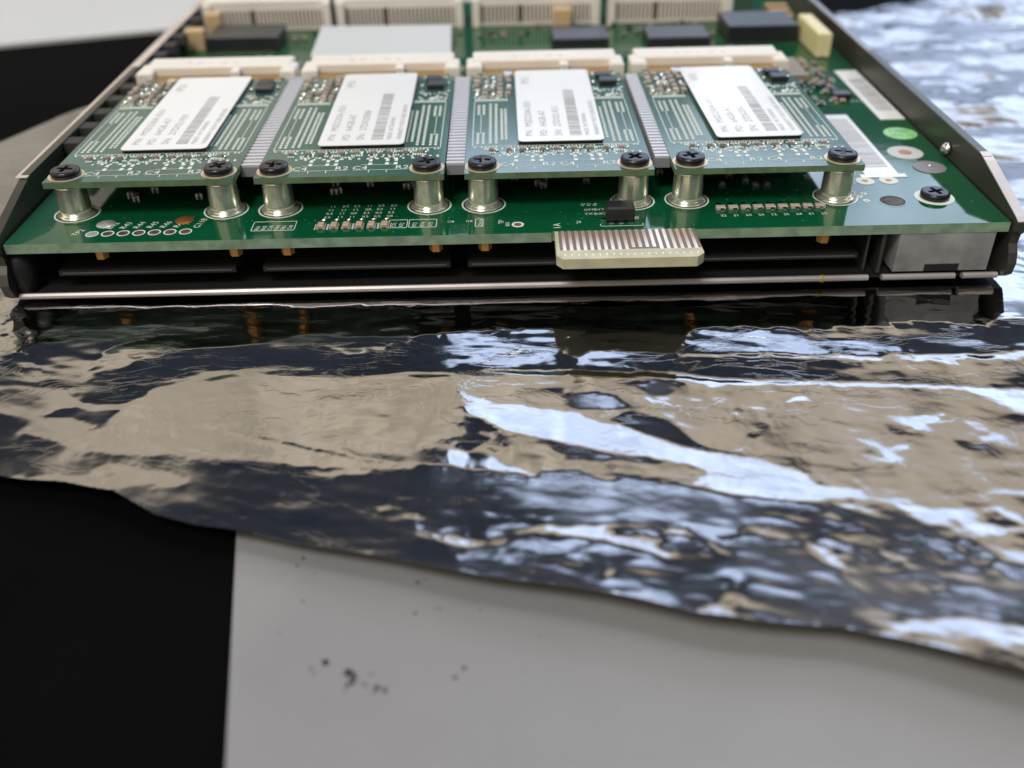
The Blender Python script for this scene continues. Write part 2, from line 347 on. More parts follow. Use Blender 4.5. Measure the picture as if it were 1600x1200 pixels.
    poly([(60, 620), (110, 612), (165, 616), (150, 630), (125, 641), (105, 628)], D, .7)
    poly([(0, 560), (50, 575), (110, 590), (120, 606), (60, 600), (20, 585)], B, .8)
    for pts in ([(1115, 625), (1140, 622), (1140, 632), (1118, 634)], [(1165, 642), (1190, 640), (1188, 662), (1176, 665)], [(1210, 640), (1250, 612), (1240, 625), (1215, 643)],
                [(1375, 640), (1395, 642), (1402, 660), (1385, 662)], [(1325, 700), (1350, 705), (1370, 700), (1345, 735), (1332, 748), (1325, 725)], [(1505, 665), (1540, 655), (1580, 665), (1560, 682), (1520, 680)],
                [(1325, 685), (1370, 680), (1350, 690), (1330, 692)]): poly(pts, D, .5)
    for pts in ([(1125, 626), (1140, 627), (1136, 634), (1122, 632)], [(1245, 606), (1280, 602), (1272, 610), (1245, 613)], [(1403, 645), (1420, 632), (1485, 630), (1480, 640), (1440, 644), (1405, 660)],
                [(1350, 700), (1375, 684), (1430, 673), (1410, 690), (1380, 704)], [(1530, 665), (1585, 657), (1575, 672), (1545, 676)], [(920, 626), (945, 624), (945, 636), (925, 636)], [(1560, 612), (1700, 615), (1700, 640), (1600, 635)]): poly(pts, W, .4)
    # lower crumpled zone
    poly([(-100, 630), (0, 640), (110, 665), (250, 700), (130, 700), (40, 690), (-100, 670)], D, 1); poly([(130, 695), (180, 690), (285, 722), (270, 730), (190, 722)], B, .9); poly([(465, 712), (520, 708), (560, 716), (520, 720)], B, .8)
    poly([(0, 700), (80, 705), (220, 720), (180, 728), (60, 716)], B, .9)
    poly([(395, 730), (510, 752), (500, 756), (420, 740)], G)
    poly([(590, 771), (620, 780), (690, 800), (800, 815), (760, 835), (720, 838), (640, 806)], G, 1.2); poly([(640, 790), (760, 815), (735, 832), (690, 822)], W, 1.5)
    poly([(600, 765), (612, 762), (616, 770), (602, 772)], W, .3); poly([(640, 778), (655, 777), (658, 786), (645, 783)], W, .3)
    poly([(800, 722), (1000, 735), (1100, 750), (1230, 800), (1250, 850), (1000, 800), (900, 790), (800, 770)], G, 1.5)
    poly([(795, 803), (860, 795), (960, 793), (968, 812), (1010, 815), (1058, 841), (1000, 836), (950, 832), (890, 815)], W, .6)
    poly([(1050, 795), (1075, 800), (1080, 820), (1050, 812)], W, 1)
    poly([(1150, 838), (1170, 832), (1220, 845), (1275, 850), (1290, 862), (1265, 884), (1230, 878), (1180, 850)], W, 1)
    poly([(1100, 820), (1500, 830), (1560, 850), (1600, 920), (1500, 905), (1290, 905), (1180, 880)], G, 1.5)
    for i in range(26):
        x, y = random.uniform(1270, 1580), random.uniform(822, 868); w = random.uniform(10, 30); poly([(x, y), (x+w, y-5), (x+w*1.4, y+3), (x+w*.6, y+9)], random.choice([B, B, W]), 1.3)
    poly([(1410, 768), (1550, 768), (1640, 772), (1640, 850), (1560, 826), (1525, 825), (1445, 790)], W, 1)
    poly([(1560, 815), (1640, 812), (1640, 870), (1550, 860)], B, 1)
    poly([(1300, 865), (1640, 870), (1640, 945), (1500, 940), (1330, 930)], G, 1)
    poly([(1160, 890), (1168, 900), (1155, 955), (1080, 944), (1110, 922)], W, .7)
    for i in range(60):
        x, y = random.uniform(850, 1600), random.uniform(770, 935); w = random.uniform(15, 55); h = random.uniform(2, 7)
        if y > 800+(x-800)*.2+75: continue
        poly([(x, y), (x+w, y-h*.3), (x+w*1.3, y+h), (x+w*.5, y+h*1.3)], random.choice([W, G, D, D, D]), 1.3)
    poly([(1330, 955), (1500, 940), (1700, 950), (1700, 985), (1500, 968), (1400, 965)], W, 1)
    poly([(1350, 968), (1500, 970), (1700, 985), (1700, 1060), (1400, 1000)], B, 1); poly([(1480, 960), (1530, 960), (1510, 1020), (1470, 1000)], W, 1)
    crum = (cls == 4).astype(float)+0.5*((cls == 3) & (Y < -50))+0.8*(X > 95)*(Y > -10); kf = np.hypot(np.fft.fftfreq(nx, st)[None, :], np.fft.fftfreq(ny, st)[:, None])
    crum = np.clip(np.fft.ifft2(np.fft.fft2(crum)*np.exp(-(kf*2.2)**2*3)).real, 0, 1)
    # wished slope from the mirror law
    vx, vy, vz = X-CX, Y-CY, FZ-CZ; vl = np.sqrt(vx**2+vy**2+vz**2); vx, vy, vz = vx/vl, vy/vl, vz/vl
    el0 = np.degrees(np.arcsin(-vz)); az0 = np.degrees(np.arctan2(vx, vy))
    el = el0.copy(); az = az0.copy()
    mW, mB, mD, mG = cls == 1, cls == 2, cls == 3, cls == 4
    el[mW] = np.clip(el0[mW], 0, 31.0); el[mB] = np.clip(el0[mB], 39, 40.5)+3.2*np.clip((X[mB]-30)/22, 0, 1)*(Y[mB] > -62); el[mD] = np.maximum(el0[mD]+3, 50)
    m5 = cls == 5; el[m5] = 57.5; az[m5] = az0[m5]; m6 = mB & (Y > -31) & (X < 0); el[m6] = 42.5
    bst = np.clip((-33-X)/14, 0, 1)*(Y < -12); el += bst*(6.5*mD+3.0*mB)
    az[mW] = np.maximum(az0[mW], 1.5)
    g = fract(77, 2.0, 4, .65, ax=2.4, sh=.3); g = np.tanh(2.2*g)*1.25; el[mG] = 50.5+4.2*g[mG]; 
    rt = np.clip((X-88)/6, 0, 1)*np.clip((Y+35)/20, 0, 1)              # foil to the right of the tray
    g2 = fract(78, 11, 4, .55, ax=1.6, sh=.1); el = np.where((cls == 0) & (rt > 0), el0+rt*(-1.0+4.5*g2), el); az = np.where((cls == 0) & (rt > 0), az0+rt*(3+6*fract(79, 7, 3)), az)
    lf = np.clip((-72-X)/6, 0, 1)*np.clip((Y+20)/20, 0, 1); el = np.where((cls == 0), el+lf*(2+4*g2), el)
    # flat facets between sharp creases, long along the folds: each cell of a warped Voronoi pattern keeps one slope
    gq = np.random.default_rng(5)
    wx, wy = fract(101, 3, 3, ax=1.5), fract(102, 3, 3, ax=1.5)
    def facets(mask, nseed, box, ex, sh, warp):
        sx_ = gq.uniform(box[0], box[1], nseed); sy_ = gq.uniform(box[2], box[3], nseed)
        px = (X+wx*warp)[mask]; py = (Y+wy*warp*.5)[mask]; a1, b1 = (px-sh*py)*ex, py+sh*px; a2, b2 = (sx_-sh*sy_)*ex, sy_+sh*sx_
        idx = np.empty(len(px), int)
        for k in range(0, len(px), 20000):
            idx[k:k+20000] = ((a1[k:k+20000, None]-a2)**2+(b1[k:k+20000, None]-b2)**2).argmin(1)
        return idx
    mlow = (Y < -11) & (X > -130) & (X < 150)
    ia = facets(mlow, 1500, (-135, 155, -100, -8), .22, .2, .7)
    val = gq.random(1500); off = gq.normal(0, 1, 1500); offa = gq.normal(0, 1, 1500)
    pick = np.where(val < .50, 50.5, np.where(val < .80, 55.0, np.where(val < .90, 40.5, 48.0)))
    e_ = el[mlow]; c_ = cls[mlow]; z_ = az[mlow]
    e_ = np.where(c_ == 4, pick[ia]+off[ia]*.8, e_); e_ = np.where((c_ == 3) & (Y[mlow] < -48) & (val[ia] > .86), 54.5, e_)
    e_ = e_+np.where(c_ == 2, off[ia]*.8, off[ia]*.5)*(c_ > 0); z_ = z_+offa[ia]*3.0*(c_ > 0)
    z_ = np.where((c_ == 1) & (z_ < 0), .5, z_)
    el[mlow] = e_; az[mlow] = z_
    mr = (X > 86) & (Y > -30)
    ib = facets(mr, 500, (84, 236, -32, 230), .45, .1, 1.5); ov = gq.normal(0, 1, 500); oa = gq.normal(0, 1, 500)
    el[mr] = el0[mr]+rt[mr]*(-.5+4.6*np.tanh(ov[ib])+1.5*g2[mr]); az[mr] = az0[mr]+rt[mr]*(3+7*oa[ib])
    e, a_ = np.radians(el), np.radians(az)
    tx, ty, tz = np.sin(a_)*np.cos(e), np.cos(a_)*np.cos(e), np.sin(e)
    hx, hy, hz = tx-vx, ty-vy, tz-vz
    gx, gy = -hx/hz, -hy/hz
    gx0, gy0 = gx.mean(), gy.mean()
    inside = (X > -66) & (X < 84) & (Y > -12)
    gx[inside] = 0; gy[inside] = 0
    fx = np.fft.fftfreq(nx)[None, :]*2*np.pi; fy = np.fft.fftfreq(ny)[:, None]*2*np.pi
    lam = 0.16
    my = gy[(~inside)].mean()*0
    Gx, Gy = np.fft.fft2(gx), np.fft.fft2(gy)
    den = lam*fx**2+fy**2+3e-6; den[0, 0] = 1
    Z = np.fft.ifft2((-1j*fx*lam*Gx-1j*fy*Gy)/den).real*st
    Z -= Z[(np.abs(Y+13) < 1) & (np.abs(X) < 60)].mean()
    # keep it below the tray: pull the whole sheet flat inside, level along the tray's front edge
    row = np.argmin(np.abs(ys+14)); prof = Z[row].copy(); ker = np.hanning(61); ker /= ker.sum(); prof = np.convolve(np.pad(prof, 30, 'edge'), ker, 'valid')
    fade = np.exp(-np.clip(-14-Y, 0, None)/130.0)
    Z = Z-prof[None, :]*fade
    # fine crumple, stronger in the lower zone and to the right
    low = np.clip((-52-Y)/14, 0, 1)*np.clip((X+55)/60, .25, 1); right = np.clip((X-84)/10, 0, 1)
    Z += ridged(31, 7, 4, 2.4)*(0.012+0.016*low+0.03*right*np.clip((Y+60)/40, 0, 1))
    Z += fract(41, 9, 5, .55, ax=2.5)*(0.008+0.004*low+0.05*right)
    Z += fract(61, 8, 4, ax=4, sh=.06)*0.085*np.clip((-12-Y)/4, 0, 1)*np.clip((Y+40)/12, 0, 1)
    Z += ridged(51, 2.2, 2, 3.0, .3)*(0.004+0.010*low)
    wig = np.clip((-14-Y)/10, 0, 1)
    ins2 = np.clip(np.minimum.reduce([X+70, 89-X, Y+13])/2.5, 0, 1)
    Z = Z*(1-ins2)
    Z = np.minimum(Z, 0.25+np.clip(np.maximum.reduce([-72-X, X-90, -15-Y])/3, 0, 4))
    Z = FZ+Z
    print('foil z', Z.min(), Z.max())
    # outline of the bag
    edge = [(-170, 690), (0, 722), (90, 728), (170, 745), (232, 781), (300, 800), (370, 810), (500, 831), (800, 889), (1000, 928), (1100, 950), (1180, 960), (1320, 972), (1450, 1000), (1600, 1040), (1750, 1085)]
    E = [at(px, py, FZ-1.5) for px, py in edge]
    ex = [-400]+[p[0] for p in E]+[400]; ey = [E[0][1]]+[p[1] for p in E]+[E[-1][1]-20]
    front = np.interp(X, ex, ey)+0.25*fract(91, 14, 1)[0][None, :]
    rearL = [(-400, 20), at(0, 214, FZ), at(150, 152, FZ), (-60, 118), (60, 120), at(1310, 24, FZ), at(1420, 4, FZ), (190, 205), (400, 260)]
    rear = np.interp(X, [p[0] for p in rearL], [p[1] for p in rearL])
    keep = (Y >= front-st) & (Y <= rear+st)
    Yc = np.clip(Y, front, rear)
    # the front rim rolls down towards the table
    dfr = Y-front; Z = Z-0.0*dfr
    drr = rear-Y; Z = Z-np.clip(1-drr/3, 0, 1)**2*2.0
    Z = np.maximum(Z, TZ+1.0)
    co = np.stack([X, Yc, Z], -1).reshape(-1, 3)*S
    idx = np.arange(nx*ny).reshape(ny, nx)
    k4 = keep[:-1, :-1] & keep[1:, :-1] & keep[:-1, 1:] & keep[1:, 1:]
    q = np.stack([idx[:-1, :-1], idx[:-1, 1:], idx[1:, 1:], idx[1:, :-1]], -1)[k4]
    used = np.unique(q); remap = np.zeros(nx*ny, np.int64); remap[used] = np.arange(len(used)); q = remap[q]; co = co[used]
    # second layer of the bag right below, closed along the rims
    n0 = len(co); low2 = co.copy(); low2[:, 2] -= 0.00012
    key = lambda a, b: a*(2*n0)+b
    ed = np.concatenate([q[:, [0, 1]], q[:, [1, 2]], q[:, [2, 3]], q[:, [3, 0]]]); srt = np.sort(ed, 1)
    u, inv, cnt = np.unique(key(srt[:, 0], srt[:, 1]), return_inverse=True, return_counts=True)
    be = ed[cnt[inv] == 1]
    k = np.arange(len(be))*4+2*n0; sideq = np.stack([k, k+1, k+2, k+3], -1); sv = np.stack([co[be[:, 1]], co[be[:, 0]], low2[be[:, 0]], low2[be[:, 1]]], 1).reshape(-1, 3)
    allq = np.concatenate([q, q[:, ::-1]+n0, sideq]); allv = np.concatenate([co, low2, sv])
    me = bpy.data.meshes.new('foil_bag'); me.vertices.add(len(allv)); me.vertices.foreach_set('co', allv.ravel())
    me.loops.add(allq.size); me.loops.foreach_set('vertex_index', allq.ravel().astype(np.int32))
    me.polygons.add(len(allq)); me.polygons.foreach_set('loop_start', np.arange(0, allq.size, 4, dtype=np.int32))
    try: me.polygons.foreach_set('loop_total', np.full(len(allq), 4, np.int32))
    except Exception: pass
    me.polygons.foreach_set('use_smooth', np.ones(len(allq), bool)); me.update(calc_edges=True); me.validate()
    at_ = me.attributes.new('crumple', 'FLOAT', 'POINT'); cr = crum.reshape(-1)[used]; cr = np.concatenate([cr, cr, np.zeros(len(me.vertices)-2*n0)])
    at_.data.foreach_set('value', cr.astype(np.float32))
    me.materials.append(MT['foil'])
    o = bpy.data.objects.new('foil_bag', me); sc.collection.objects.link(o)
    tag(o, 'crumpled mirror silver antistatic bag spread flat under the tray', 'bag')
build_foil()

# ------------------------------------------------------------------ metal tray
tray = empty('metal_tray', (8, 50, -9.4)); tag(tray, 'shallow grey steel tray with upright side rails holding the green circuit board', 'tray')
T0 = (-8, -50, 9.4)
def tbuild(mb, name, mats, parent=tray): return mb.build(name, mats, parent, T0 if parent is tray else (0, 0, 0))
tbuild(MB().box(-69.2, 85.6, -9.6, 135, -9.4, -8.8), 'floor', 'dark')
# side rails: profile (y, z) with a sloping nose
nose = [(135, -9.4), (135, 5.2), (4.5, 5.2), (2, 4.6), (-11.5, 1.0), (-12.6, 0.6), (-12.8, -0.6), (-11.6, -1.8), (-11.4, -3.4), (-12.2, -4.6), (-12.8, -6.2), (-12.4, -8.2), (-11.0, -9.3)]
for x0, x1 in ((-70.9, -69.5), (85.9, 87.3)):
    mb = MB().extr_x(nose, x0, x1); w = tbuild(mb, 'side_rail', 'steel')
    if x0 > 0: MB().extr_x([(3.9, 5.22), (4.5, 5.36), (2, 4.86), (-11.5, 1.22), (-12.5, .8), (-12.5, .66), (-11.5, 1.02), (2, 4.62)], x0-.15, x1+.1).build('nose_edge', 'steel_lip', w)
    cap = MB().extr_x([(135, 5.22), (135, 5.32), (3, 5.1), (3, 5.0)], x0-.05-(x0 < 0)*.6, x1-.1); cap.build('rail_edge', 'steel_lip' if x0 < 0 else 'steel_mid', w)
# front lips
def lip(x0, x1):
    pr = [(-10.4, -9.5), (-10.4, -8.9), (-10.7, -8.62), (-11.15, -8.55), (-11.5, -8.8), (-11.55, -9.15), (-11.3, -9.45)]
    return MB().extr_x(pr, x0, x1)
o = tbuild(lip(-69.3, 65.2), 'front_lip', 'steel_lip'); tbuild(lip(67.4, 79.0), 'front_lip', 'steel_lip'); tbuild(lip(80.2, 85.7), 'front_lip', 'steel_lip')
MT['glue'] = mat('yellow_glue', (0.35, 0.28, 0.02), .4)
tbuild(MB().lathe(57.9, -11.0, [(.55, -9.5), (.6, -9.0), (.4, -8.6), (.1, -8.45)], 14), 'glue_spot', 'glue')
tbuild(MB().extr_x([(-9.7, -9.45), (-9.7, -9.0), (-10.3, -9.0), (-10.3, -9.45)], -69.3, 85.7), 'lip_seam', 'dark')
tbuild(MB().lathe(-68.9, -8.6, [(2.2, -9.35), (2.3, -5), (1.9, -3.0), (1.2, -2.3)], 20), 'corner_post', 'dark')
tbuild(MB().box(66.6, 67.2, -10.2, 8, -8.7, -1.8).box(64.6, 65.0, -9.4, 8, -8.7, -1.8), 'divider', 'steel')
st_ = MB()
for i in range(13):
    y = 18+i*7.6
    tbuild(MB().extr_x([(y, 3.2), (y+.5, 5.0), (y+3.6, 5.0), (y+4.2, 3.2), (y+3.0, 1.4), (y+1.2, 1.4)], -69.45, -66.6), 'spring_tab', 'dark')
tbuild(MB().lathe(0, 0, [(1.1, 0), (1.1, .5), (.85, 1.0), (.4, 1.3)], 20), 'rivet', 'solder').matrix_basis = Matrix.Translation(Vector((85.85-8, 15.5-50, 1.6+9.4))*S) @ Matrix.Rotation(-math.pi/2, 4, 'Y')

# ------------------------------------------------------------------ main board
board = empty('circuit_board', (8, 50, -1.6)); tag(board, 'large green main board in the steel tray with a finger tab at its front', 'circuit board')
B0 = (-8, -50, 1.6)
def bb(mb, name, mats, parent=board): return mb.build(name, mats, parent, B0 if parent is board else (0, 0, 0))
mb = MB().prism([(-69.2, -11), (14.9, -11), (15.0, -10.6), (37.0, -10.6), (37.1, -10.9), (85.6, -10.9), (85.6, 135), (-69.2, 135)], -1.6, 0, 1, top=0)
bb(mb, 'substrate', ['board', 'edge'])
tab = bb(MB().prism([(15.4, -10.62), (15.3, -18.6), (16.2, -19.9), (35.9, -19.9), (37.0, -18.7), (36.8, -10.62)], -1.6, -0.0), 'edge_connector', 'bare')
MB().box(15.9, 36.9, -17.0, -10.63, 0.0, .012).build('finger_field', 'fieldbrown', tab)
fg = MB()
for i in range(20):
    x = 16.35+i*1.03; y0 = -17.2 if not 10 <= i < 14 else -16.5
    fg.box(x, x+.50, y0, -10.55, 0.0, .035)
    fg.box(x+.1, x+.3, -18.8, -18.3, 0.0, .012)
fg.build('contact_fingers', 'finger', tab)

# standoffs (front row) and the screw pads on the board
CPX = [-49.55, -16.52, 16.52, 49.55]; HC = 5.55
def standoff(x, y):
    s = bb(MB().lathe(x, y, [(2.5, .45), (2.45, 1.2), (2.35, HC-.7), (2.35, HC-.35), (2.25, HC-.3), (2.25, HC-.02)], 40), 'standoff', 'brass')
    MB().lathe(x, y, [(3.1, .01), (3.05, .2), (2.8, .36), (2.6, .5), (2.5, .75)], 40).build('flange', 'brass', s)
    r_ = MB().ring(x, y, 3.35, 3.6, .01, .04, 40); r_.build('silkscreen_ring', 'silk', s)
for c in CPX:
    for sx in (-12.1, 12.1): standoff(c+sx, 0)
for x in (-55.6, -34.6, -26.4, -3.1, 4.6, 57.8, 37.4): bb(MB().lathe(x, -8.6, [(1.05, -3.6), (1.05, -1.62)], 6, smooth=False), 'lower_standoff', 'stud')

# sockets, front row (cards plug in) ------------------------------------------
def front_socket(c):
    s = empty('card_socket'); s.parent = board; s.location = (Vector((c, 51.2, 0))+Vector(B0))*S
    z1 = 8.3
    h = MB().box(-14.6, 14.6, 0, 6.4, .3, z1, bev=.3); h.box(-15.8, -12.6, -2.6, 3.2, .3, z1-.3, bev=.4); h.box(12.9, 15.8, -2.6, 3.2, .3, z1-.3, bev=.4); h.box(3.0, 4.7, -2.2, 0.3, 5, z1-.45, bev=.2)
    h.build('housing', 'ivory', s)
    pr = MB(); text_into(pr, 'A  AI  1    M   R', -6.5, 1.8, z1, 1.3, 0, .02, 1.15); pr.build('moulded_text', 'ink2', s)
    p = MB()
    for i in range(34):
        x = -14+i*.84; p.box(x, x+.3, 6.35, 8.4, .02, .35)
    p.build('solder_legs', 'pad', s)
for c in CPX: front_socket(c)

# rear row of empty tall sockets ------------------------------------------------
def rear_socket(x0, x1):
    w = x1-x0; s = empty('empty_socket'); s.parent = board; s.location = (Vector((x0, 109, 0))+Vector(B0))*S
    h = MB(); h.box(0, w, 1.0, 7, .2, 7.2, 1, bev=.2); h.box(0, w, 0.0, 7.0, 5.2, 7.6, 0, bev=.3)
    h.box(0, 2.0, -1.2, 4, .2, 7.0, 0, bev=.3); h.box(w-2.0, w, -1.2, 4, .2, 7.0, 0, bev=.3)
    n = int((w-5)/1.0)
    key = int(n*.36)
    for i in range(n+1):
        if i == key: continue
        x = 3.0+i*1.0; h.box(x, x+.5, -.25, 1.05, .3, 5.25, 0)
    h.box(2.2, w-2.2, -.1, 1.0, .2, .8, 0)
    h.build('housing', ['ivory', 'ivory_shaded'], s)
    MB().box(3.0+key-.1, 3.0+key+.6, .1, .9, .9, 4.9).build('key_slot', 'ivory_shaded', s)  # dark block painting the shade of the key slot
for x0, x1 in ((-67.2, -35.2), (-33.6, -1.7), (.6, 32.9), (34.9, 66.4)): rear_socket(x0, x1)

# chips and parts on the board behind the cards --------------------------------
def chip(x0, x1, y0, y1, h, legs=True, m='chip', name='chip'):
    c = bb(MB().box(x0, x1, y0, y1, .25, h, bev=.25), name, m)
    if legs:
        l = MB(); k = int((x1-x0)/.9)
        for i in range(k): x = x0+.4+i*.9; l.box(x, x+.4, y0-.9, y0, .02, .3); l.box(x, x+.4, y1, y1+.9, .02, .3)
        l.build('pins', 'solder', c)
    return c
for a_ in ((-62.5, -45.5, 90.5, 102, 3.6), (20, 33.4, 88, 100, 2.2), (42.5, 57.3, 86.5, 98, 2.4), (61.8, 78.5, 89, 103, 4.0)): chip(*a_)
bb(MB().prism([at(485, 88, 3.2), at(705, 86, 3.2), at(705, 39, 3.2), at(503, 41, 3.2)], 2.4, 3.2), 'thermal_pad', 'greypad')
chip(-30, -8, 75, 95, 2.38, False)
for x, y, z, w_, d_ in ((-68, 92, 5, 4.5, 3), (-65.5, 103, 6, 3.5, 3), (21, 104.6, 5, 4.4, 3.4)): bb(MB().box(x, x+w_, y, y+d_, .2, z, bev=.3), 'capacitor', 'tancap')
yh = bb(MB().box(79.2, 82.4, 76.0, 93.5, .3, 5.4, bev=.25), 'pin_header', 'cream')
MB().box(79.6, 80.0, 74.8, 76, .05, .5).box(81.4, 81.8, 74.8, 76, .05, .5).build('pins', 'solder', yh)
for i in range(3): bb(MB().box(76+i*0, 81.5, 105+i*3.4, 107.2+i*3.4, .5, 2.2+0.4*i), 'gold_jumper', 'gold')

for i in range(7): bb(MB().box(70.3+i*1.1-4, 71.1+i*1.1-4, 118-0*i, 121, .1, 5.5), 'pin', 'solder')
rp = MB(); 
for i in range(5): bb(MB().box(69.2, 73.2, 59+i*2.6, 60.8+i*2.6, .15, 1.6, bev=.15), 'capacitor', 'mcap')
bb(MB().box(79.0-4, 79.4-1, 46.5, 49.3, .2, 1.3, bev=.15), 'chip', 'chip')
# small scattered SMD parts in the gap behind the sockets
smd = MB(); smdp = MB()
for i in range(150):
    x = random.uniform(-66, 66); y = random.uniform(61, 85)
    if -36 < x < -2 and y > 70: continue
    a_, b_ = (1.5, .8) if random.random() < .5 else (.8, 1.5)
    smd.box(x-a_/2*.6, x+a_/2*.6, y-b_/2*.6, y+b_/2*.6, .05, .75, random.choice([0, 1, 2])); smdp.box(x-a_/2, x+a_/2, y-b_/2, y+b_/2, .012, .2)
bb(smd, 'surface_parts', ['mcap', 'chip', 'tan']); bb(smdp, 'solder_pads', 'solder')
for rg_ in (0, 1):
  vs = MB()
  for i in range(100+rg_*120):
    x = random.uniform(-66, 83); y = (random.uniform(-9.5, 3), random.uniform(60, 108))[rg_]
    if 66 < x < 82 and y < 10: continue
    vs.lathe(x, y, [(random.choice([.16, .22]), .006), (.14, .02)], 8)
  bb(vs, 'vias', 'viadot')
rs = MB(); rsp = MB()
for i in range(150):
    if i == 100: bb(rs, 'surface_parts', ['mcap', 'chip', 'tan']); bb(rsp, 'solder_pads', 'solder'); rs = MB(); rsp = MB()
    x = random.uniform(-66, 84) if i < 100 else random.uniform(67, 79); y = random.uniform(96, 108) if i < 100 else random.uniform(44, 74)
    if 60 < x < 80 and y > 86: continue
    rs.box(x-.5, x+.5, y-.35, y+.35, .05, .8, random.choice([0, 1, 2])); rsp.box(x-.85, x+.85, y-.35, y+.35, .012, .3)
bb(rs, 'surface_parts', ['mcap', 'chip', 'tan']); bb(rsp, 'solder_pads', 'solder')
tx = MB()
for i in range(40): text_into(tx, random.choice(['C21', 'R8', 'L3', 'U14', 'R102', 'D5']), random.uniform(67, 79) if i < 14 else random.uniform(-64, 64), random.uniform(40, 74) if i < 14 else random.uniform(60, 86), .01, 1.3, random.choice([0, 1.57]))
bb(tx, 'silkscreen', 'silk')
# under the cards: dark bits
ud = MB(); up_ = MB()
for i in range(120):
    x = random.uniform(-64, 64); y = random.uniform(5, 34); 
    up_.box(x-.55, x-.25, y-.4, y+.4, .012, .5); up_.box(x+.25, x+.55, y-.4, y+.4, .012, .5); ud.box(x-.25, x+.25, y-.38, y+.38, .02, .55)
bb(ud, 'surface_parts', 'mcap'); bb(up_, 'solder_pads', 'solder')
for c in CPX:
    bb(MB().box(c-8, c+8, 12, 26, .2, 1.8, bev=.2), 'chip', 'chip')

# ribbed strips standing in the gaps between cards ------------------------------
for c, w_, y0, y1 in ((-33.03, 3.4, 3, 50), (0.05, 2.9, 2.0, 47), (33.6, 2.5, 3.0, 47)):
    base = bb(MB().box(c-w_/2, c+w_/2, y0, y1, 4.4, 6.0), 'ribbed_strip', 'ribdark')
    r_ = MB(); y = y0+.1
    while y < y1-.8: r_.box(c-w_/2-.03, c+w_/2+.03, y, y+.8, 4.35, 6.35); y += 1.42
    r_.build('ribs', 'rib', base)

# front area silkscreen, pads, small parts --------------------------------------
sk = MB(); pd = MB(); cop = MB()
for i in range(7):
    x = -56.6+i*2.42; y = -7.9+i*0.03
    bb(MB().ring(x, y, .80, 1.0, .012, .045, 28), 'via_ring', 'silk'); 
    bb(MB().lathe(x, y, [(.72, .01), (.72, .03)], 24), 'via_hole', 'pad' if i == 0 else 'via')
for x, y, m_ in ((-55.6, -4.4, 'pad'), (-43.3, -3.6, 'copper')): bb(MB().lathe(x, y, [(1.5, .01), (1.45, .08), (.6, .14), (.3, .3)], 24), 'test_point', m_)
for i in range(6):
    text_into(sk, 'R%d' % (42+i), -54.2+i*2.1, -6.3, 0.01, 1.45, 1.25)
text_into(sk, 'TP2', -59.0, -8.5, .01, 1.4, 1.2); text_into(sk, 'C118', -40.4, -6.6, .01, 1.5, 1.35)
# hatched reference blocks
def hatch(x0, x1, y0, y1, words, step):
    x = x0+.3
    for w_ in words: text_into(sk, w_, x+.75, y0+.15, .01, .95, 1.45, .02, .95); x += step
    for a_, b_, c_, d_ in ((x0, x1, y0-.12, y0), (x0, x1, y1, y1+.12), (x0-.1, x0, y0, y1), (x1, x1+.1, y0, y1)): sk.box(a_, b_, c_, d_, .012, .03)
hatch(-31.8, -25.2, -8.0, -4.9, ['R61', 'R62', 'C63', 'R64', 'R65', 'C66'], 1.02)
hatch(-10.4, -7.6, -8.0, -5.3, ['C71', 'R72'], 1.15); hatch(-7.2, -3.0, -8.0, -5.3, ['R73', 'R74', 'R75'], 1.25)
hatch(3.2, 4.3, -8.2, -5.6, ['DN29'], 1); 
text_into(sk, 'TP', 7.6, -7.5, .01, 1.2, 1.57); text_into(sk, 'B03', 8.5, -8.4, .01, .9, 1.57)
bb(MB().ring(9.8, -7.9, .62, .95, .012, .045, 28), 'via_ring', 'silk'); bb(MB().lathe(9.8, -7.9, [(.6, .01), (.6, .03)], 24), 'via_hole', 'copper')
text_into(sk, '1A', 16.4, -9.7, .01, 1.6, 1.57); text_into(sk, 'J5', 19.0, -7.8, .01, 1.0, 0)
for i, w_ in enumerate(['TX2', 'RX2', 'GND', '3V3']): text_into(sk, w_, 20.5+(i % 2)*1.6, -5.0+(i//2)*1.6+.0, .01, 1.0, .1)
for i, w_ in enumerate(['A2', 'K7', 'B4']): text_into(sk, w_, 20.6+i*1.0, -1.6, .01, .9, 1.3)
for x in (-1.3, 1.6): text_into(sk, 'C8', x, -6.6, .01, .9, 0)
# six resistor groups in front of card 2
for i in range(6):
    x = -21.0+(i//2)*3.95+(i % 2)*2.05
    pd.box(x-.72, x-.30, -8.1, -6.4, .012, .18); pd.box(x+.30, x+.72, -8.1, -6.4, .012, .18)
    sk.box(x-1.0, x-.9, -8.2, -6.2, .012, .03); sk.box(x+.9, x+1.0, -8.2, -6.2, .012, .03)
    bb(MB().box(x-.5, x+.5, -8.0, -6.5, .1, .62, bev=.1), 'resistor', 'tan')
    sd = bb(MB().lathe(x+.15, -4.9, [(.45, .02), (.42, .25), (.2, .4)], 16), 'solder_bead', 'solder')
    for k_ in range(4): text_into(sk, random.choice(['11', '08', 'R5', 'E3']), x+.0+k_*.12, -4.1+k_*1.35, .01, 1.0, 0.08)
# black transistor by the tab
tr = bb(MB().box(23.6, 28.0, -8.0, -5.0, .35, 2.5, bev=.25), 'transistor', 'chip')
l = MB(); 
for x in (24.0, 25.5, 27.0): l.box(x, x+.7, -8.7, -8.0, .02, .25)
l.box(22.8, 23.6, -7.6, -6.9, .02, .4); l.box(28.0, 28.8, -7.6, -6.6, .02, .35); l.build('pins', 'solder', tr)
for a_, b_, c_, d_ in ((22.6, 29.3, -9.2, -9.1), (22.6, 22.7, -9.2, -8.4), (29.2, 29.3, -9.2, -8.4)): sk.box(a_, b_, c_, d_, .012, .03)
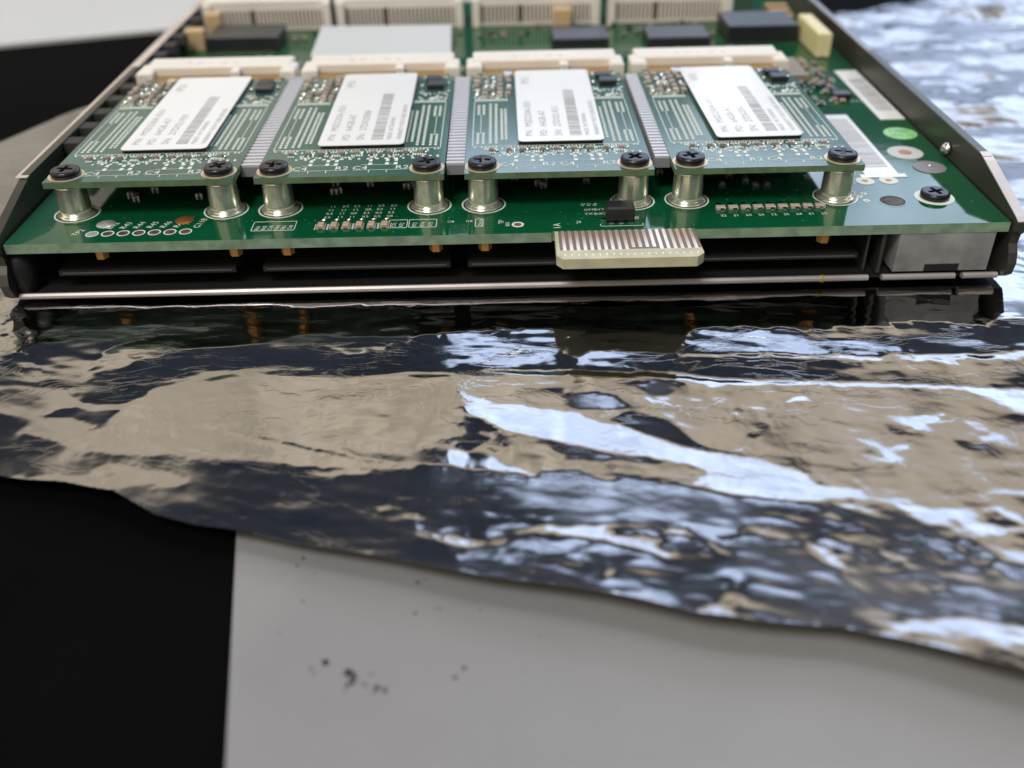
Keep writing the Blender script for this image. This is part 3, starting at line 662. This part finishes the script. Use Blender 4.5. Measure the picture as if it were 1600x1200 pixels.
# ten-element network in front of card 4
nw = MB(); nwp = MB()
for i in range(9):
    x = 41.6+i*1.98; nwp.box(x, x+.75, -3.3, -2.5, .02, .5); nw.box(x-.1, x+1.4, -4.4, -3.4, .05, .55, bev=.08); nwp.box(x+.4, x+1.1, -5.3, -4.45, .02, .45)
    text_into(sk, '%d' % random.randint(11, 69), x+.2, -6.7, .01, .95, .1)
bb(nw, 'resistor_network', 'pale'); bb(nwp, 'solder_pads', 'solder')
for x, y in ((65, 1.5), (65.6, -.2), (66.2, -1.9), (66.6, .8)):
    bb(MB().ring(x, y, .2, .55, .012, .04, 16), 'via_ring', 'silk')
bb(sk, 'silkscreen', 'silk'); bb(pd, 'solder_pads', 'pad')

# right hand strip: stickers, rings, disc, screw, hole --------------------------
def barcode(x0, x1, y0, y1, bars, name='barcode_sticker', lbl=None, n=36):
    s = bb(MB().box(x0, x1, y0, y1, .02, .12), name, 'label')
    if lbl: s['label'] = lbl
    m_ = MB(); y = bars[2]
    while y < bars[3]:
        w_ = random.choice([.12, .2, .35]); m_.box(bars[0], bars[1], y, min(y+w_, bars[3]), .12, .135); y += w_+random.choice([.16, .28, .4])
    m_.build('print', 'ink2', s)
barcode(69.2, 74.9, 8.6, 38.0, (70.2, 74.2, 11.5, 36)); bb(MB().box(68.3, 76.0, 7.2, 8.55, .02, .10), 'blank_sticker', 'label')
barcode(80.6, 86.0-.6, 35.0, 66, (81.6, 84.9, 40, 60))
gs = bb(MB().lathe(81.8, 27.4, [(3.0, .02), (3.0, .12)], 40), 'round_sticker', 'green_sticker')
m_ = MB(); text_into(m_, 'PASS', 81.8, 27.9, .12, 1.7, -.1, .02, 1, 0, True); text_into(m_, 'QC 12', 81.8, 25.9, .12, 1.5, -.1, .02, 1, 0, True); m_.build('print', 'dkgreen', gs)
rg = bb(MB().ring(79.4, 18.0, 1.15, 3.1, .02, .09, 40), 'pad_ring', 'ring'); bb(MB().lathe(79.4, 18.0, [(1.12, .01), (1.12, .04)], 28), 'pad_hole', 'copper')
dc = bb(MB().lathe(81.2, 11.1, [(2.75, .02), (2.75, .12)], 40), 'test_disc', 'disc'); MB().lathe(81.3, 11.4, [(.3, .12), (.2, .3)], 16).build('centre_dot', 'solder', dc)
for x, y in ((68.4, 5.9), (72.4, 6.0)): bb(MB().ring(x, y, .55, 1.55, .02, .06, 32), 'pad_ring', 'silk'); bb(MB().lathe(x, y, [(.53, .01), (.53, .04)], 24), 'pad_hole', 'copper')
MT['hole2'] = mat('hole_floor', (0.13, 0.10, 0.06), .6, color2=(.04, .03, .02), vscale=900)
MT['hole'] = mat('hole_shade', (0.02, 0.017, 0.01), .6)
bb(MB().lathe(70.3, -2.2, [(2.0, .006), (2.0, .02)], 36), 'mounting_hole', 'hole'); bb(MB().lathe(70.5, -2.4, [(1.5, .02), (1.5, .03)], 36), 'hole_floor', 'hole2')  # flat dark discs paint the shade inside the hole; nothing is cut
bb(MB().ring(70.3, -2.2, 2.0, 2.4, .006, .02, 36), 'hole_rim', 'board')
mk = MB()
for x, y in ((64.8, -6.2), (66.0, -4.4)): text_into(mk, '8', x, y+9, .01, 1.2)
bb(mk, 'silkscreen', 'silk')

def screw_mesh(R=2.3, Hh=1.1):
    """pan head with a cross recess, as mesh data (mm, base at z 0)"""
    bm = bmesh.new(); seg = 40
    prof = [(R*.94, 0), (R, .12), (R, Hh*.62), (R*.94, Hh*.88), (R*.82, Hh)]
    rings = [[bm.verts.new((r*math.cos(2*math.pi*i/seg), r*math.sin(2*math.pi*i/seg), z)) for i in range(seg)] for r, z in prof]
    for a_, b_ in zip(rings, rings[1:]):
        for i in range(seg): f = bm.faces.new((a_[i], a_[(i+1) % seg], b_[(i+1) % seg], b_[i])); f.smooth = True
    w_, L_ = .36, 1.35
    cr = [(w_, w_), (w_, L_), (-w_, L_), (-w_, w_), (-L_, w_), (-L_, -w_), (-w_, -w_), (-w_, -L_), (w_, -L_), (w_, -w_), (L_, -w_), (L_, w_)]
    top = [bm.verts.new((x, y, Hh)) for x, y in cr]
    e = [bm.edges.new((top[i], top[(i+1) % 12])) for i in range(12)]
    te = [bm.edges.get((rings[-1][i], rings[-1][(i+1) % seg])) for i in range(seg)]
    bmesh.ops.triangle_fill(bm, use_beauty=True, edges=e+te)
    c0 = [bm.verts.new((x*.55, y*.55, Hh-.9)) for x, y in cr]
    # drop any fill faces that ended up inside the cross
    for f in list(bm.faces):
        c = f.calc_center_median()
        if abs(c.z-Hh) < 1e-5 and (max(abs(c.x), abs(c.y)) < L_ and min(abs(c.x), abs(c.y)) < w_): bm.faces.remove(f)
    for i in range(12): bm.faces.new((top[i], top[(i+1) % 12], c0[(i+1) % 12], c0[i]))
    bm.faces.new(c0)
    bmesh.ops.recalc_face_normals(bm, faces=bm.faces); bmesh.ops.scale(bm, vec=(S, S, S), verts=bm.verts)
    me = bpy.data.meshes.new('screw'); bm.to_mesh(me); bm.free(); me.materials.append(MT['screw']); return me
SCREW = screw_mesh()
def screw(x, y, z, parent, rot, padr=2.8, pm='palegold'):
    o = bpy.data.objects.new('screw', SCREW); sc.collection.objects.link(o); o.parent = parent
    o.location = Vector((x, y, z+.06))*S; o.rotation_euler = (0, 0, rot)
    p = MB().lathe(0, 0, [(padr, -.05), (padr, -.005)], 36).build('screw_pad', pm, o)
    return o
s_ = screw(77.4+B0[0], -1.2+B0[1], 0+B0[2], board, .3, 3.1, 'silk')

# shield block under the right front corner -------------------------------------
blk = MB().prism([(69.0, -10.8), (83.9, -10.8), (84.3, 12), (68.4, 12)], -8.2, -1.65)
bb(blk, 'shield_block', 'greypad'); MT['shield'] = mat('shield_metal', (0.52, 0.52, 0.50), .38, metal=.35, color2=(.26, .26, .25), vscale=130, bump=.9, bscale=180)
bpy.data.objects['shield_block'].data.materials[0] = MT['shield']
bb(MB().box(73.9, 79.3, -10.95, -10.82, -8.15, -7.0).box(73.9, 74.1, -11.0, -10.95, -8.1, -7.0), 'shield_slot', 'dark')

# ------------------------------------------------------------------ plug-in cards
TEXTS = [('PN: MSD-I50', 'PD: 64GB-7', 'SN: 27D02103')]
c_prints = []
def make_card():
    c = empty('memory_card')
    t = 1.0
    mb = MB().prism([(-14.9, -2.9), (14.9, -2.9), (14.9, 46.6), (13.6, 46.6), (13.6, 51.0), (-13.6, 51.0), (-13.6, 46.6), (-14.9, 46.6)], 0, t, 1, top=0)
    mb.build('substrate', ['card', 'edge_card'], c)
    g = MB()
    for i in range(32):
        x = -12.4+i*.8
        if 2.6 < x < 4.9: continue
        g.box(x, x+.62, 47.4, 50.9, t, t+.03)
    g.build('edge_contacts', 'gold', c)
    # label
    lb = MB(); x0, x1, y0, y1, rc = -6.2, 8.1, 8.4, 47.0, .9
    pts = []
    for cx, cy, a0 in ((x1-rc, y0+rc, -90), (x1-rc, y1-rc, 0), (x0+rc, y1-rc, 90), (x0+rc, y0+rc, 180)):
        for k_ in range(6): a_ = math.radians(a0+k_*18); pts.append((cx+rc*math.cos(a_), cy+rc*math.sin(a_)))
    lab = MB().prism(pts, t+.7, t+.8).build('label', 'label', c)
    def prints(sn, seed):
     ip = MB()
     for i, (w_, sz) in enumerate((('PN:  MSD230A-I501', 1.75), ('PD:  64GB-A7', 1.75), ('SN:  '+sn, 1.75))):
         text_into(ip, w_, -3.7+i*2.45, 10.6, t+.8, sz, math.pi/2, .015, 1.18)
     text_into(ip, 'MADE  IN TAIWAN', 4.95+.9, 10.6, t+.8, 1.2, math.pi/2, .015, 1.0); text_into(ip, 'WARRANTY VOID IF LABEL BROKEN', 7.5, 10.6, t+.8, 1.15, math.pi/2, .015, .88)
     text_into(ip, 'IP55', -3.6, 38.5, t+.8, 2.1, math.pi/2, .015, 1.1)
     y = 10.6
     rb = random.Random(seed)
     while y < 34.5:
         w_ = rb.choice([.12, .22, .36]); ip.box(2.5, 4.5, y, y+w_, t+.8, t+.815); y += w_+rb.choice([.14, .2, .3])
     return ip.build('print', 'ink2', lab)
    prints('27D021F03', 5); c_prints.append(prints)
    # the flash chip below the label
    MB().box(-6.0, 7.9, 9, 26, t+.05, t+.69, bev=.1).box(-6.0, 7.9, 28, 46.8, t+.05, t+.69, bev=.1).build('flash_chip', 'chip', c)
    # unpopulated footprints left and right
    p = MB()
    for s in (-1, 1):
        for xc, a0, a1 in ((13.0, 9.6, 14.5), (12.1, 9.6, 14.5), (13.0, 24, 29.5), (12.1, 24, 29.5), (10.9, 9.8, 29.3), (9.9, 9.8, 29.3), (8.9, 11.5, 27), (7.95, 11.5, 27)):
            if s < 0 and xc < 8.5: xc = 8.2
            y = a0
            while y < a1: p.box(s*xc-.22, s*xc+.22, y, y+.55, t+.008, t+.04); y += .92
        p.box(s*13.85-.06, s*13.85+.06, 8.6, 31, t+.008, t+.03); p.box(s*12.55-.05, s*12.55+.05, 14.5, 24, t+.008, t+.03)
        x = 7.9
        while x < 13.8: p.box(s*x-.16, s*x+.16, 31.3, 32.5, t+.008, t+.04); x += .52
    p.box(-13.9, 13.9, 8.45, 8.57, t+.008, t+.03)
    r2 = random.Random(21)
    # pads and bits just in front of the label
    sm = MB(); so = MB()
    for i in range(60):
        x = -11.8+i*.4; 
        if r2.random() < .85: p.box(x, x+.24, 6.9+r2.uniform(-.2, .2), 7.6, t+.008, t+.05)
        if r2.random() < .6: p.box(x, x+.26, 5.3, 6.0+r2.uniform(-.2, .3), t+.008, t+.05)
    for i in range(9):
        x = -11+i*2.7+r2.uniform(-.5, .5); sm.box(x, x+.8, 6.1, 6.8, t+.02, t+.5, 0); so.lathe(x+1.3, 6.4, [(.3, t+.01), (.25, t+.2), (.1, t+.3)], 10)
    # front silkscreen: traces with ticks and letters
    for k_ in range(2):
        xa = -9.3+k_*9.6
        p.box(xa, xa+8.6, -.55, -.47, t+.008, t+.03); p.box(xa+1.2, xa+6.4, 1.6, 1.68, t+.008, t+.03)
        for x in (2.6, 5.4): p.box(xa+x, xa+x+.12, -1.5, -.47, t+.008, t+.03)
        for x in (2.3, 5.0, 6.4): p.box(xa+x, xa+x+.6, 1.5, 2.4, t+.008, t+.05); p.box(xa+x, xa+x+.55, 3.0, 3.9, t+.008, t+.05)
        text_into(p, 'C4', xa-.1, -.3, t, 2.0, .0, .03); text_into(p, 'R2', xa+6.7, -.3, t, 2.0, .0, .03)
    for i in range(14): x = -9.5+i*1.45; p.box(x, x+r2.uniform(.3, .7), 3.9, 4.4, t+.008, t+.05)
    for i in range(46):
        x = -13.6+i*.6
        if r2.random() < .8: p.box(x, x+.32, 7.75, 8.2, t+.008, t+.05)
        if r2.random() < .5: p.box(x, x+.4, 4.6+r2.uniform(-.2, .2), 5.1, t+.008, t+.05)
    for s in (-1, 1):
        for i in range(34):
            x = s*r2.uniform(8.6, 14.2); y = r2.uniform(32.8, 34.4) if i < 12 else r2.uniform(33, 46)
            if s > 0 and y > 38: continue
            p.box(x-.22, x+.22, y-.3, y+.3, t+.008, t+.05)
        for k_ in range(3): p.box(s*(8.9+k_*1.3)-.05, s*(8.9+k_*1.3)+.05, 33, 45.5, t+.008, t+.03) if s < 0 else None
    p.build('silkscreen', 'silk', c)
    sm.build('surface_parts', ['mcap', 'tan'], c); so.build('solder_joints', 'solder', c); sm, so, sr = MB(), MB(), MB()
    # rear left cluster of small parts and rear right controller
    for i in range(5):
        for j in range(5):
            x = -13.6+i*1.5+r2.uniform(-.15, .15); y = 34+j*2.5+r2.uniform(-.2, .2); q = r2.random()
            if q < .16: continue
            if q < .5: so.lathe(x+.3, y, [(.5, t+.01), (.48, t+.4), (.25, t+.65)], 12)
            else: sm.box(x-.45, x+.55, y-.7, y+.7, t+.05, t+.8, 0 if q < .8 else 1); so.box(x-.45, x+.55, y-.95, y-.7, t+.02, t+.6); so.box(x-.45, x+.55, y+.7, y+.95, t+.02, t+.6)
    so.box(-8.3, -6.8, 44, 46, t, t+1.0)
    for i in range(8): x = 8.6+i*.7; sr.box(x, x+.3, 36.2-.5*math.sin(i*.42), 37.9-.5*math.sin(i*.42), t+.01, t+.1)
    for i in range(7): x = 9+i*.7; sr.box(x, x+.35, 45.0, 46.3, t+.01, t+.3)
    sr.lathe(8.9, 40.4, [(.45, t+.01), (.4, t+.4), (.2, t+.6)], 12); sr.lathe(13.9, 41.5, [(.4, t+.01), (.35, t+.4), (.2, t+.5)], 12)
    sm.build('surface_parts', ['mcap', 'tan'], c); so.build('solder_joints', 'solder', c); sr.build('solder_joints', 'solder', c)
    ch = MB().box(10.0, 13.2, 38.6, 41.6, t+.05, t+1.1, bev=.15).box(9.6, 12.6, 42.6, 45.0, t+.05, t+1.0, bev=.15); ch.build('controller_chip', 'chip', c)
    # underside bits hanging between the boards
    un = MB()
    for i in range(10): x = -11+i*2.4; un.box(x, x+1.1, 4+r2.uniform(-1, 6), 6+r2.uniform(6, 9), -.8, -.02)
    un.build('underside_parts', 'chip', c)
    for s in (-1, 1): screw(s*12.1, 0, t, c, r2.uniform(0, 1.5))
    return c
def copy_tree(o, parent=None):
    c = o.copy(); sc.collection.objects.link(c); c.parent = parent
    for ch in list(o.children): copy_tree(ch, c)
    return c
card0 = make_card()
labels = ['leftmost green plug-in card with white label, next to the left tray rail',
          'second green plug-in card from the left, in front of the grey rectangular pad',
          'green plug-in card directly behind the gold finger tab and black transistor',
          'rightmost green plug-in card, its label catching a bright glare, beside the barcode stickers']
cards = [card0]+[copy_tree(card0) for _ in range(3)]
for c, x, l_ in zip(cards, CPX, labels):
    c.location = Vector((x, 0, HC))*S; tag(c, l_, 'memory card', 'plug-in cards screwed on standoffs on top of the board')
    for ch in c.children:
        if ch.name.startswith('label'): ch.rotation_euler.z = random.uniform(-.012, .012); ch.location.x = random.uniform(-.25, .25)*S
        if ch.name.startswith('screw'): ch.rotation_euler.z = random.uniform(0, 1.5)
for c, sn, sd in zip(cards[1:], ('27D020E88', '27D021A51', '27D020C17'), (8, 9, 12)):
    src = c_prints[0](sn, sd); md = src.data; bpy.data.objects.remove(src)
    for ch in c.children:
        for g_ in ch.children:
            if g_.name.startswith('print'): g_.data = md
# the row of cards below the main board, seen edge-on
low = []
for i, (x0, x1, l_) in enumerate(((-62.9, -34.9, 'dark card under the left end of the board, below the row of seven ringed holes'), (-30.6, -1.0, 'dark card under the board, below the six small tan resistors'),
                        (1.8, 31, 'dark card under the board, right beneath the gold finger tab'), (35.5, 63.6, 'dark card under the right part of the board, next to the grey shield block'))):
    c = empty('lower_card', ((x0+x1)/2, -9.4, -6.4)); w_ = (x1-x0)/2
    MB().box(-w_, w_, 0, 46, 0, .9, 1, top=0).build('substrate', ['dark', 'edge_low'] if 'edge_low' in MT else ['dark', 'dark'], c)  # near-black substrate colour stands in for the unlit space under the board
    MB().box(-w_+2, w_-2, 4, 40, -1.2, -.02).build('chip', 'chip', c)
    MB().box(-w_+.6, w_-.6, -.12, -.02, .35, .6).build('edge_stripe', 'low_edge', c)
    tag(c, l_, 'memory card', 'cards hanging below the board')
